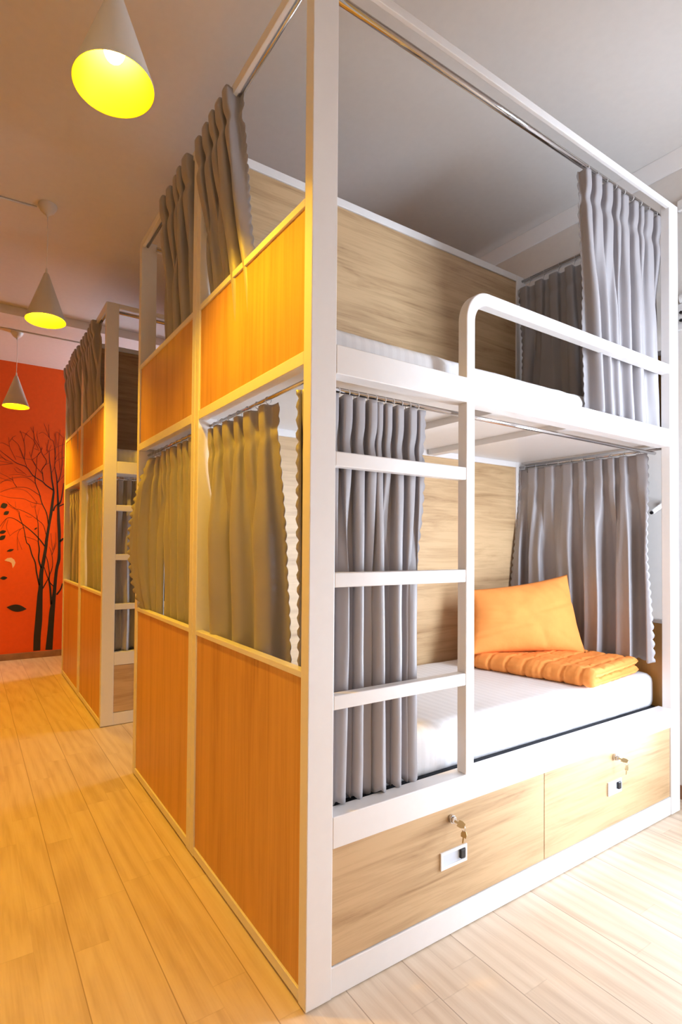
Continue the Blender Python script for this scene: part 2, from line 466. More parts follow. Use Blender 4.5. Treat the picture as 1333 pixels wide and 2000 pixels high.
bedA = make_bed('white bunk bed nearest the camera, full ladder and both key drawers in view')
bedB = copy_tree(bedA); bedB.location = (2.0, 2*DB+0.003, 0); bedB.rotation_euler = (0, 0, pi)
bedB['label'] = 'white bunk bed backing onto the nearest one, its end panels left of the middle post'
bedC = copy_tree(bedA); bedC.location = (0, Y2, 0)
bedC['label'] = 'white bunk bed beyond the first gap, its front post and rungs lit yellow'
bedD = copy_tree(bedA); bedD.location = (2.0, Y2+2*DB+0.003, 0); bedD.rotation_euler = (0, 0, pi)
bedD['label'] = 'farthest white bunk bed, its oak end beside the orange wall'

# --------------------------------------------------------------- mattresses
def soft_box(name, x0, x1, y0, y1, z0, z1, r, material, wr=0.004, seed=0, nx=70, ny=28, nz=8):
    """rounded, slightly rumpled slab"""
    bm = bmesh.new()
    cx, cy, cz = (x0+x1)/2, (y0+y1)/2, (z0+z1)/2
    hx, hy, hz = (x1-x0)/2, (y1-y0)/2, (z1-z0)/2
    vs = {}
    def V(i, j, k):
        key = (i, j, k)
        if key in vs: return vs[key]
        p = Vector((-hx+2*hx*i/nx, -hy+2*hy*j/ny, -hz+2*hz*k/nz))
        q = Vector((max(-hx+r, min(hx-r, p.x)), max(-hy+r, min(hy-r, p.y)), max(-hz+r, min(hz-r, p.z))))
        d = p-q
        if d.length > 1e-9: 
            m = max(abs(d.x), abs(d.y), abs(d.z)); d = d.normalized()*m
        p = q+d
        w = Vector((p.x*5, p.y*7, p.z*6)) + Vector((seed*3.1, 0, 0))
        s = noise.noise(w)*wr + noise.noise(w*2.7)*wr*0.5
        edge = min(1.0, (abs(p.y)/hy)**6 + (abs(p.x)/hx)**10)
        s += edge*noise.noise(Vector((p.x*17+seed, p.z*9+p.x*6, p.y*3)))*wr*0.9
        if k > 0: p += Vector((s*0.3, s*edge, s))
        vs[key] = bm.verts.new(Vector((cx, cy, cz))+p)
        return vs[key]
    for i in range(nx):
        for j in range(ny):
            bm.faces.new((V(i,j,nz), V(i+1,j,nz), V(i+1,j+1,nz), V(i,j+1,nz)))
            bm.faces.new((V(i,j,0), V(i,j+1,0), V(i+1,j+1,0), V(i+1,j,0)))
    for i in range(nx):
        for k in range(nz):
            bm.faces.new((V(i,0,k), V(i+1,0,k), V(i+1,0,k+1), V(i,0,k+1)))
            bm.faces.new((V(i,ny,k), V(i,ny,k+1), V(i+1,ny,k+1), V(i+1,ny,k)))
    for j in range(ny):
        for k in range(nz):
            bm.faces.new((V(0,j,k), V(0,j,k+1), V(0,j+1,k+1), V(0,j+1,k)))
            bm.faces.new((V(nx,j,k), V(nx,j+1,k), V(nx,j+1,k+1), V(nx,j,k+1)))
    for f in bm.faces: f.smooth = True
    me = bpy.data.meshes.new(name); bm.to_mesh(me); bm.free()
    o = bpy.data.objects.new(name, me); COL.objects.link(o); me.materials.append(material)
    return o
MG = 'white mattresses on the bunks'
m1 = soft_box('mattress', 0.06, 1.970, 0.082, 0.745, 0.438, 0.597, 0.035, M['sheet'], 0.003, 1)
tag(m1, 'white sheeted mattress on the lower bunk under the orange pillow', 'mattress', MG)
MB().box(0.07, 1.965, 0.080, 0.74, 0.431, 0.450).build('mattress_underside', M['darkcloth'], m1, 0.004)['label'] = 'black cloth edge below the white sheet'
m2 = soft_box('mattress', 0.07, 1.93, 0.088, 0.745, 1.669, 1.792, 0.04, M['sheet'], 0.006, 2)
tag(m2, 'white rumpled mattress on the upper bunk behind the curved guard rail', 'mattress', MG)
m3 = soft_box('mattress', 0.06, 1.945, Y2+0.092, Y2+0.745, 1.669, 1.80, 0.04, M['sheet'], 0.006, 3, 50, 20, 6)
tag(m3, 'white mattress on the upper bunk beyond the gap, seen behind the yellow post', 'mattress', MG)
m4 = soft_box('mattress', 0.06, 1.945, Y2+0.092, Y2+0.745, 0.440, 0.597, 0.035, M['sheet'], 0.003, 4, 50, 20, 6)
tag(m4, 'mattress on the lower bunk beyond the gap, behind the hanging curtain and rungs', 'mattress', MG)
MB().box(0.07, 1.935, Y2+0.084, Y2+0.74, 0.431, 0.458).build('mattress_underside', M['darkcloth'], m4, 0.004)['label'] = 'black cloth edge below the sheet'

# ----------------------------------------------------------------- curtains
def pathf(pts):
    pts = [Vector(p) for p in pts]
    L = [0.0]
    for a, b in zip(pts, pts[1:]): L.append(L[-1]+(b-a).length)
    T = L[-1]
    def f(s):
        d = s*T
        if d <= 0: return pts[0] + (pts[1]-pts[0]).normalized()*d
        if d >= T: return pts[-1] + (pts[-1]-pts[-2]).normalized()*(d-T)
        for i in range(len(pts)-1):
            if d <= L[i+1]:
                return pts[i].lerp(pts[i+1], (d-L[i])/(L[i+1]-L[i]))
    return f, T
ring_mesh = None
def curtain(label, group, top, bot, zt, zb, folds, at, ab, seed, sL=False, sR=False, sB=True, rod=None, bulge=None, hem=0.0, rows=96, per=0.038, asc=0.0105, ringmat='steel', nring=None, sharp=1.7, rr=0.012, low=None):
    ft, Lt = pathf(top); fb, Lb = pathf(bot)
    nu = folds*20; rnd = random.Random(int(seed*10)+5)
    nb = low or max(2, round(folds*0.6))
    def warp(n):
        ws = [0.6+0.8*rnd.random() for _ in range(n)]; T = sum(ws); acc = [0.0]
        for q in ws: acc.append(acc[-1]+q/T)
        def f(s):
            x = min(max(s, 0.0), 1.0)
            for q in range(n):
                if x <= acc[q+1]+1e-9:
                    r = (x-acc[q])/(acc[q+1]-acc[q]); return q + r + (s-x)*n
            return n*s
        return f
    W1, W2 = warp(folds), warp(nb)
    fa1 = [0.7+0.5*rnd.random() for _ in range(folds+2)]; fa2 = [0.55+0.75*rnd.random() for _ in range(nb+2)]
    def am(L, x):
        i = max(0, min(len(L)-2, int(x))); f = min(1, max(0, x-i)); f = f*f*(3-2*f)
        return L[i]*(1-f)+L[i+1]*f
    def pos(s, t, zz):
        e = t*t*(3-2*t)*0.6 + t*0.4
        sc = min(1.0, max(0.0, s))
        b = ft(s).lerp(fb(s), e)
        d = (ft(sc+0.01).lerp(fb(sc+0.01), e) - ft(sc-0.01).lerp(fb(sc-0.01), e))
        d = d.normalized() if d.length > 1e-9 else Vector((1, 0))
        nr = Vector((-d.y, d.x))
        k = min(1.0, max(0.0, (t-0.10)/0.45)); k = k*k*(3-2*k)
        x1 = W1(sc); x2 = W2(sc)
        wob = noise.noise(Vector((s*2.1+seed*1.7, t*1.3, seed)))*min(1, t*2.0)
        p1 = 2*pi*x1 + seed + wob*0.8; p2 = 2*pi*x2 + seed*1.3 + wob*1.6
        w1 = tanh(sharp*sin(p1))/tanh(sharp)
        w2 = (sin(p2)+0.30*sin(2*p2+1.0+seed)+0.16*sin(3*p2+seed*2))*0.86
        A1 = at*am(fa1, x1)*(1.0 - 0.40*math.exp(-((t-0.115)/0.03)**2))
        A2 = ab*am(fa2, x2)
        a_n = A1*w1*(1-k*0.82) + A2*w2*k
        a_t = -0.42*A1*sin(2*p1)*(1-k*0.8) - 0.30*A2*sin(2*p2)*k
        cr = noise.noise(Vector((s*9.0, t*7.0, seed+4)))*0.0022 + noise.noise(Vector((s*3.0, t*3.0, seed+9)))*0.006*t
        p = b + nr*(a_n + cr) + d*a_t
        if bulge:
            (bx, by), side = bulge
            kk = (sc if side == 'R' else 1-sc)
            kk = kk**1.6 * sin(pi*min(1, max(0, t)))**0.8
            p += Vector((bx, by))*kk
        return (p.x, p.y, zz)
    V = []; F = []
    H = zt-zb
    for j in range(rows+1):
        for i in range(nu+1):
            s = i/nu; t = j/rows
            z = zt - H*t
            if j == rows and sB:
                z -= asc*abs(sin(pi*s*max(Lt*1.7, 0.3)/per))
            z -= hem*t*noise.noise(Vector((s*folds*0.8, seed, 0)))
            if i == 0 and sL: s -= asc/ max(Lt, 0.05)*abs(sin(pi*z/per))*0.9
            if i == nu and sR: s += asc/ max(Lt, 0.05)*abs(sin(pi*z/per))*0.9
            q = pos(s, t, z)
            if bulge and ((i == nu and sR) or (i == 0 and sL)):
                bd = Vector(bulge[0]).normalized()*asc*abs(sin(pi*z/per))
                q = (q[0]+bd.x, q[1]+bd.y, q[2])
            V.append(q)
    w = nu+1
    for j in range(rows):
        for i in range(nu):
            F.append((j*w+i, j*w+i+1, (j+1)*w+i+1, (j+1)*w+i))
    o = link_mesh('curtain', V, F, M['curtain'], smooth=True)
    md = o.modifiers.new('cloth_thickness', 'SOLIDIFY'); md.thickness = 0.0016; md.offset = 0
    tag(o, label, 'curtain', group)
    if rod:
        global ring_mesh
        ax, rz = rod
        n = nring or folds
        for q in range(n):
            s = (q+0.5)/n
            b = ft(s)
            c = (b.x if ax[0] is None else ax[0], b.y if ax[1] is None else ax[1])
            h = rz - zt
            r = MB(); pts = []
            rad = rr
            for a in range(14):
                th = 2*pi*a/14
                if ax[1] is not None: pts.append((c[0], c[1]+rad*cos(th), rz-rad*0.45+rad*sin(th)))
                else: pts.append((c[0]+rad*cos(th), c[1], rz-rad*0.45+rad*sin(th)))
            r.tube(pts, 0.0013, 5, closed=True)
            hp = pos(s, 0.03, zt-0.02)
            r.tube([(c[0], c[1], rz-rad*1.45), ((c[0]+hp[0])/2, (c[1]+hp[1])/2, (rz-rad*1.45+zt-0.02)/2), (hp[0], hp[1], zt-0.02)], 0.0013, 5)
            r.build('curtain_ring', M[ringmat], o, smooth=True)
    return o
CU = 'grey satin curtains of the upper bunks'; CLG = 'grey satin curtains of the lower bunks'
# nearest bed
curtain('curtain at the open end of the nearest upper bunk, leading edge by the tall post', CU,
        [(0.0, 0.47), (0.004, 0.775)], [(0.048, 0.35), (0.05, 0.73)], 2.70, 1.81, 5, 0.028, 0.026, 4.6, sL=True, rod=((0.030, None), 2.690), low=4)
curtain('pale curtain bunched at the right end of the upper rail, behind the guard rail end', CU,
        [(1.315, 0.052), (1.940, 0.052)], [(1.39, 0.052), (1.976, 0.056)], 2.662, 1.708, 9, 0.018, 0.024, 2, sL=True, rod=((None, 0.052), 2.681), hem=0.02, ringmat='plastic', low=6)
curtain('shadowed dark curtain across the far end of the nearest upper bunk', CU,
        [(1.945, 0.405), (1.945, 0.745)], [(1.93, 0.36), (1.92, 0.735)], 2.635, 1.80, 4, 0.018, 0.024, 3, sL=True, sR=True, rod=((1.970, None), 2.690), low=3)
curtain('gold lit curtain in the end opening of the nearest lower bunk, embroidered edge showing', CLG,
        [(0.046, 0.275), (0.042, 0.745)], [(0.078, 0.262), (0.058, 0.745)], 1.598, 0.79, 6, 0.016, 0.040, 4, sL=True, rod=((0.050, None), 1.617), nring=7, rr=0.011, low=3)
curtain('grey curtain hanging behind the ladder rungs of the nearest lower bunk', CLG,
        [(0.026, 0.098), (0.05, 0.078), (0.085, 0.068), (0.452, 0.068)], [(0.040, 0.088), (0.06, 0.064), (0.10, 0.058), (0.432, 0.058)], 1.583, 0.474, 11, 0.019, 0.021, 5, sL=True, sR=True, rod=((None, 0.066), 1.597), hem=0.012, ringmat='plastic', nring=13, low=6)
curtain('grey curtain spread across the far end behind the orange pillow', CLG,
        [(1.945, 0.105), (1.945, 0.748)], [(1.905, 0.055), (1.90, 0.08), (1.86, 0.730)], 1.604, 0.662, 8, 0.013, 0.036, 6.4, sL=True, sR=True, rod=((1.950, None), 1.617), nring=10, low=5, sharp=2.6)
# second bed (back to back with the first)
curtain('curtain in the upper end opening just left of the middle post', CU,
        [(0.0, 0.822), (0.0, 1.21)], [(0.048, 0.865), (0.05, 1.26)], 2.70, 1.81, 5, 0.028, 0.024, 4.9, rod=((0.030, None), 2.690), low=4)
curtain('brown lit curtain in the lower end opening just left of the middle post', CLG,
        [(0.046, 0.865), (0.046, 1.29)], [(0.058, 0.86), (0.058, 1.28)], 1.598, 0.80, 6, 0.014, 0.020, 8, rod=((0.050, None), 1.617), low=4)
curtain('dark curtain bulging out past the corner post with a scalloped edge', CLG,
        [(0.070, 1.31), (0.055, 1.42), (0.045, 1.485)], [(0.060, 1.33), (0.045, 1.42), (0.030, 1.475)], 1.590, 0.80, 3, 0.014, 0.018, 9.6, sR=True, rod=((0.050, None), 1.617), bulge=((-0.082, 0.045), 'R'), nring=4, low=3, asc=0.014)
# beds beyond the gap
yb = Y2+DB
curtain('curtain along the upper end of the bed beyond the gap, bluish edge nearby', CU,
        [(0.0, 2.60), (0.0, yb-0.02)], [(0.048, 2.54), (0.05, yb-0.06)], 2.70, 1.81, 6, 0.032, 0.024, 10, sL=True, rod=((0.030, None), 2.690), rows=60)
curtain('curtain along the upper end of the farthest bed, ending by the orange wall', CU,
        [(0.0, yb+0.03), (0.0, yb+0.76)], [(0.048, yb+0.06), (0.05, yb+0.74)], 2.70, 1.81, 8, 0.032, 0.024, 11, rod=((0.030, None), 2.690), rows=60)
curtain('curtain in the lower end opening of the bed beyond the gap', CLG,
        [(0.046, 2.64), (0.046, yb-0.05)], [(0.058, 2.58), (0.058, yb-0.05)], 1.598, 0.80, 5, 0.014, 0.020, 12, sL=True, rod=((0.050, None), 1.617), rows=60)
curtain('curtain in the lower end opening of the farthest bed', CLG,
        [(0.046, yb+0.05), (0.046, yb+0.72)], [(0.058, yb+0.10), (0.058, yb+0.72)], 1.598, 0.80, 8, 0.018, 0.020, 13, sR=True, rod=((0.050, None), 1.617), rows=60)
curtain('curtain behind the yellow lit rungs of the bed beyond the gap', CLG,
        [(0.09, Y2+0.068), (0.46, Y2+0.068)], [(0.09, Y2+0.056), (0.44, Y2+0.056)], 1.583, 0.474, 8, 0.020, 0.024, 14, sL=True, sR=True, rod=((None, Y2+0.066), 1.597), ringmat='plastic', nring=11, rows=70, low=5)

# ------------------------------------------------------------------- pillow
def pillow():
    BL, BR = Vector((1.262, 0.548, 0.662)), Vector((1.805, 0.305, 0.662))
    TL, TR = Vector((1.36, 0.615, 0.955)), Vector((1.872, 0.435, 1.03))
    nrm = (BR-BL).cross(TL-BL).normalized()      # faces the camera side
    if nrm.y > 0: nrm = -nrm
    n = 44; V = []; F = []
    def pt(a, b, side):
        aa = a*(1-0.055*(1-b*b)); bb = b*(1-0.085*(1-a*a))
        u, v = (aa+1)/2, (bb+1)/2
        p = BL.lerp(BR, u).lerp(TL.lerp(TR, u), v)
        th = 0.082*((1-a**2)**0.55)*((1-b**2)**0.55)
        w = noise.noise(Vector((u*3.2, v*4.2, side*5)))*0.011 + noise.noise(Vector((u*7.5+v*3.0, v*4.5-u*3, side*3+2)))*0.0065
        # creases running in from the corners and the top seam
        cr = 0
        for (ca, cb, an) in ((-1, 0.45, -0.45), (-1, 0.0, -0.25), (-1, -0.5, 0.25), (-0.55, 1, -1.1), (0.15, 1, -1.25), (-0.15, 1, -0.9), (0.55, 1, -1.0), (1, -1, 2.4), (0.35, -1, 1.9), (1, 0.3, 3.4)):
            du, dv = a-ca, b-cb
            along = du*cos(an)+dv*sin(an); acr = -du*sin(an)+dv*cos(an)
            if along > 0: cr -= 0.017*math.exp(-(acr/0.055)**2)*math.exp(-along/0.5)
        edge = (1-a*a)**0.4*(1-b*b)**0.4
        return p + nrm*side*(th + (w+(cr if side > 0 else 0))*edge)
    for side in (1, -1):
        for j in range(n+1):
            for i in range(n+1):
                V.append(pt(-1+2*i/n, -1+2*j/n, side))
    N = (n+1)**2
    for j in range(n):
        for i in range(n):
            a = j*(n+1)+i
            F.append((a, a+1, a+n+2, a+n+1)); F.append((N+a, N+a+n+1, N+a+n+2, N+a+1))
    o = link_mesh('pillow', V, F, M['orange'], smooth=True)
    bm = bmesh.new(); bm.from_mesh(o.data); bmesh.ops.remove_doubles(bm, verts=bm.verts, dist=0.0004)
    bmesh.ops.recalc_face_normals(bm, faces=bm.faces); bm.to_mesh(o.data); bm.free()
    return tag(o, 'plump orange pillow leaning upright on the folded comforter', 'pillow')
pillow()

# ---------------------------------------------------------------- comforter
def comforter():
    P00, P10 = Vector((1.455, 0.068)), Vector((1.885, 0.112))
    P01, P11 = Vector((1.312, 0.592)), Vector((1.82, 0.66))
    z0, h = 0.599, 0.072
    nl, nv = 110, 120
    q = h/4
    Lt = 0.46; arc = pi*q; tot = 2*Lt+arc
    V = []; F = []
    def centre(l):
        d = l*tot
        if d < Lt: return (Lt-d, q, 0.0, -1.0)
        if d < Lt+arc:
            a = (d-Lt)/q
            return (-q*sin(a), h/2 - q*cos(a), -sin(a), -cos(a))
        return (d-Lt-arc, 3*q, 0.0, 1.0)
    def cap(x, w):
        return sqrt(max(0.0, 1-(1-min(1, x/w))**2))
    for sd in (1, -1):
        for i in range(nl+1):
            l = i/nl; u, z, nx, nz = centre(l)
            d = l*tot
            for j in range(nv+1):
                v = j/nv
                s1 = abs(((d+0.02) % 0.105)-0.0525); s2 = abs(((v*0.64+0.03) % 0.088)-0.044)
                puff = 1 - 0.34*math.exp(-((0.0525-s1)/0.008)**2) - 0.34*math.exp(-((0.044-s2)/0.007)**2)
                puff = max(0.45, puff)
                th = q*1.12*puff*cap(min(d, tot-d), 0.03)*cap(min(v, 1-v)*0.64, 0.03)
                th *= 1+0.14*noise.noise(Vector((d*26, v*17, 3)))+0.10*noise.noise(Vector((d*20, v*75, 5)))
                uu = u + nx*th*sd; zz = z + nz*th*sd
                uu += 0.010*noise.noise(Vector((v*5, l*3, 1)))*(1 if d > Lt else 0.6)
                a = P00.lerp(P10, uu/Lt); b = P01.lerp(P11, uu/Lt)
                p = a.lerp(b, v)
                sag = 0.006*noise.noise(Vector((uu*6, v*5, 7)))
                V.append((p.x, p.y, max(z0-0.002, z0+zz+(sag if zz > q else 0))))
    w = nv+1; N = (nl+1)*w
    for i in range(nl):
        for j in range(nv):
            a = i*w+j
            F.append((a, a+w, a+w+1, a+1)); F.append((N+a, N+a+1, N+a+w+1, N+a+w))
    for i in range(nl):
        for j in (0, nv):
            a = i*w+j; F.append((a, N+a, N+a+w, a+w))
    for j in range(nv):
        for i in (0, nl):
            a = i*w+j; F.append((a, a+1, N+a+1, N+a))
    o = link_mesh('comforter', V, F, M['orange'], smooth=True)
    bm = bmesh.new(); bm.from_mesh(o.data); bmesh.ops.recalc_face_normals(bm, faces=bm.faces); bm.to_mesh(o.data); bm.free()
    return tag(o, 'quilted orange comforter folded flat on the lower mattress', 'comforter')
comforter()

# --------------------------------------------------------------------- keys
def key_solid(m, c, ax, out, w=0.024, l=0.027, th=0.002, shank=0.028, sw=0.007):
    """flat key: bow centred at c, `out` points from shank to bow, `ax` is the width direction"""
    c = Vector(c); ax = Vector(ax).normalized(); out = Vector(out).normalized(); n = ax.cross(out)
    poly = [(-w/2, -l/2), (w/2, -l/2), (w/2+0.001, 0), (w/2-0.003, l/2), (-w/2+0.003, l/2), (-w/2-0.001, 0)]
    def slab(pts):
        k = len(m.v); q = len(pts)
        for s in (-th/2, th/2):
            m.v += [tuple(c+ax*x+out*y+n*s) for x, y in pts]
        for i in range(q):
            j = (i+1) % q; m.f.append((k+i, k+j, k+q+j, k+q+i))
        m.f.append(tuple(k+q-1-i for i in range(q))); m.f.append(tuple(k+q+i for i in range(q)))
    slab(poly)
    slab([(-sw/2, -l/2-shank), (sw/2, -l/2-shank), (sw/2, -l/2), (-sw/2, -l/2)])
def keyset(x, tilt, hang, label):
    r = empty('drawer_key', (x, -0.010, 0.346), 0, label, 'key', 'brass keys in the drawer locks')
    a = MB(); key_solid(a, (0.0, -0.024, -0.001), (cos(tilt), 0, sin(tilt)), (0.25, -1, -0.12), w=0.019, l=0.021, shank=0.012)
    a.build('inserted_key', M['brass'], r, 0.0005)
    g = MB(); c = Vector((0.005, -0.027, -0.010)); rad = 0.010
    g.tube([(c.x+rad*cos(2*pi*i/18)*0.3, c.y+rad*cos(2*pi*i/18)*0.9, c.z+rad*sin(2*pi*i/18)) for i in range(18)], 0.0009, 6, closed=True)
    g.build('key_ring', M['steel'], r, smooth=True)
    b = MB(); key_solid(b, (0.006, -0.028, -0.029), hang, (0.2, 0.0, 1.0), w=0.017, l=0.019, shank=0.016, sw=0.005, th=0.0015)
    b.build('spare_key', M['brass'], r, 0.0005)
keyset(0.527, 0.9, (0.15, -1, 0), 'brass key in the left drawer lock with a spare hanging edge-on')
keyset(1.457, 0.5, (1, -0.2, -0.2), 'brass key in the right drawer lock with a flat spare hanging below')

# ------------------------------------------------------------ reading light
rl = empty('reading_light', (XR, 0.115, 1.378), 0, 'white tubular reading light on the wall past the bed end', 'lamp')
MB().cyl((0, 0, 0), (-0.016, 0, 0), 0.018, 20).build('wall_mount', M['plastic'], rl, 0.002)
MB().cyl((-0.016, 0, 0), (-0.098, 0.012, -0.042), 0.0105, 20).build('tube', M['plastic'], rl, 0.002)
MB().cyl((-0.098, 0.012, -0.042), (-0.103, 0.0126, -0.0445), 0.0075, 20).build('lens', M['black'], rl)

# --------------------------------------------------------------- coat rack
cr = empty('coat_rack', (XR, -0.02, 2.27), 0, 'white wall rack with dark hooks cut by the right photo edge', 'rack')
MB().box(-0.02, 0, -0.40, 0.075, -0.075, 0.05).build('back_board', M['plastic'], cr, 0.004)
MB().cyl((-0.0105, 0.062, 0.075), (-0.011, -0.06, 0.075), 0.024, 18).build('round_rail', M['plastic'], cr, 0.002)
for y in (0.045, -0.10, -0.25):
    for z in (-0.005, -0.042):
        MB().cyl((-0.02, y, z), (-0.045, y, z), 0.004, 10).cyl((-0.045, y, z), (-0.052, y, z), 0.007, 12).build('hook', M['black'], cr)

# -------------------------------------------------------------------- lamps
def pendant(x, y, zm, zc, label, first=None):
    """zm: height of the shade mouth, zc: ceiling it hangs from"""
    r = empty('pendant_lamp', (x, y, zm), 0, label, 'lamp', 'white cone pendant lamps above the aisle')
    R, Ht, rt = 0.105, 0.262, 0.013
    s = MB(); s.lathe((0, 0, 0), [(R, 0), (R+0.0008, 0.003), (rt+0.001, Ht-0.004), (rt, Ht), (0.0045, Ht+0.001)], 56)
    sh = s.build('lamp_shade', M['shade'], r, smooth=True)
    md = sh.modifiers.new('edges', 'EDGE_SPLIT'); md.split_angle = radians(35)
    l = MB(); l.lathe((0, 0, 0), [(R, 0), (R-0.002, 0.001), (rt-0.002, Ht-0.008), (0.002, Ht-0.006)], 56)
    l.build('shade_lining', M['lining'], sh, smooth=True)['label'] = 'glowing yellow inside of the shade'
    b = MB(); b.lathe((0, 0, 0.10), [(0.0005, -0.034)] + [(0.028*sin(pi*i/12), -0.034*cos(pi*i/12)*1.0) for i in range(1, 10)] + [(0.014, 0.045), (0.013, 0.075)], 24)
    b.build('bulb', M['bulb'], r, smooth=True)
    MB().cyl((0, 0, 0.17), (0, 0, Ht-0.01), 0.014, 16, r2=0.008).build('lamp_socket', M['plastic'], r)
    top = zc-zm
    MB().cyl((0, 0, Ht), (0, 0, Ht+0.03), 0.0075, 14, r2=0.005).build('cord_grip', M['plastic'], sh)
    MB().tube([(0, 0, Ht+0.03), (0.003, 0.001, (Ht+0.03+top)/2), (0, 0, top-0.05)], 0.0022, 8).build('cord', M['plastic'], r, smooth=True)
    c = MB(); c.lathe((0, 0, top), [(0.049, 0), (0.049, -0.006), (0.046, -0.016), (0.037, -0.032), (0.022, -0.046), (0.009, -0.052), (0.006, -0.062), (0.003, -0.064)], 40)
    c.build('ceiling_rose', M['shade'], r, smooth=True)
    return r
pendant(-0.428, 0.312, 2.378, ZC, 'white cone pendant nearest the camera, large at the top of the photo')
pendant(-0.390, 2.035, 2.386, ZC, 'white cone pendant in the middle of the row, level with the gap')
pendant(-0.403, 3.885, 2.320, 2.96, 'small far white cone pendant in front of the orange wall')
def cable(pts, label):
    o = MB().tube(pts, 0.0055, 8).build('ceiling_cable', M['shade'], smooth=True)
    tag(o, label, 'cable')
cable([(XL+0.001, 2.095, ZC-0.006), (-0.80, 2.093, ZC-0.006), (-0.44, 2.075, ZC-0.006)], 'thin cable on the ceiling running left from the middle lamp')
cable([(XL+0.001, 3.855, 2.954), (-0.40, 3.835, 2.954), (1.4, 3.83, 2.954)], 'thin cable crossing the pale ceiling strip above the far lamp')

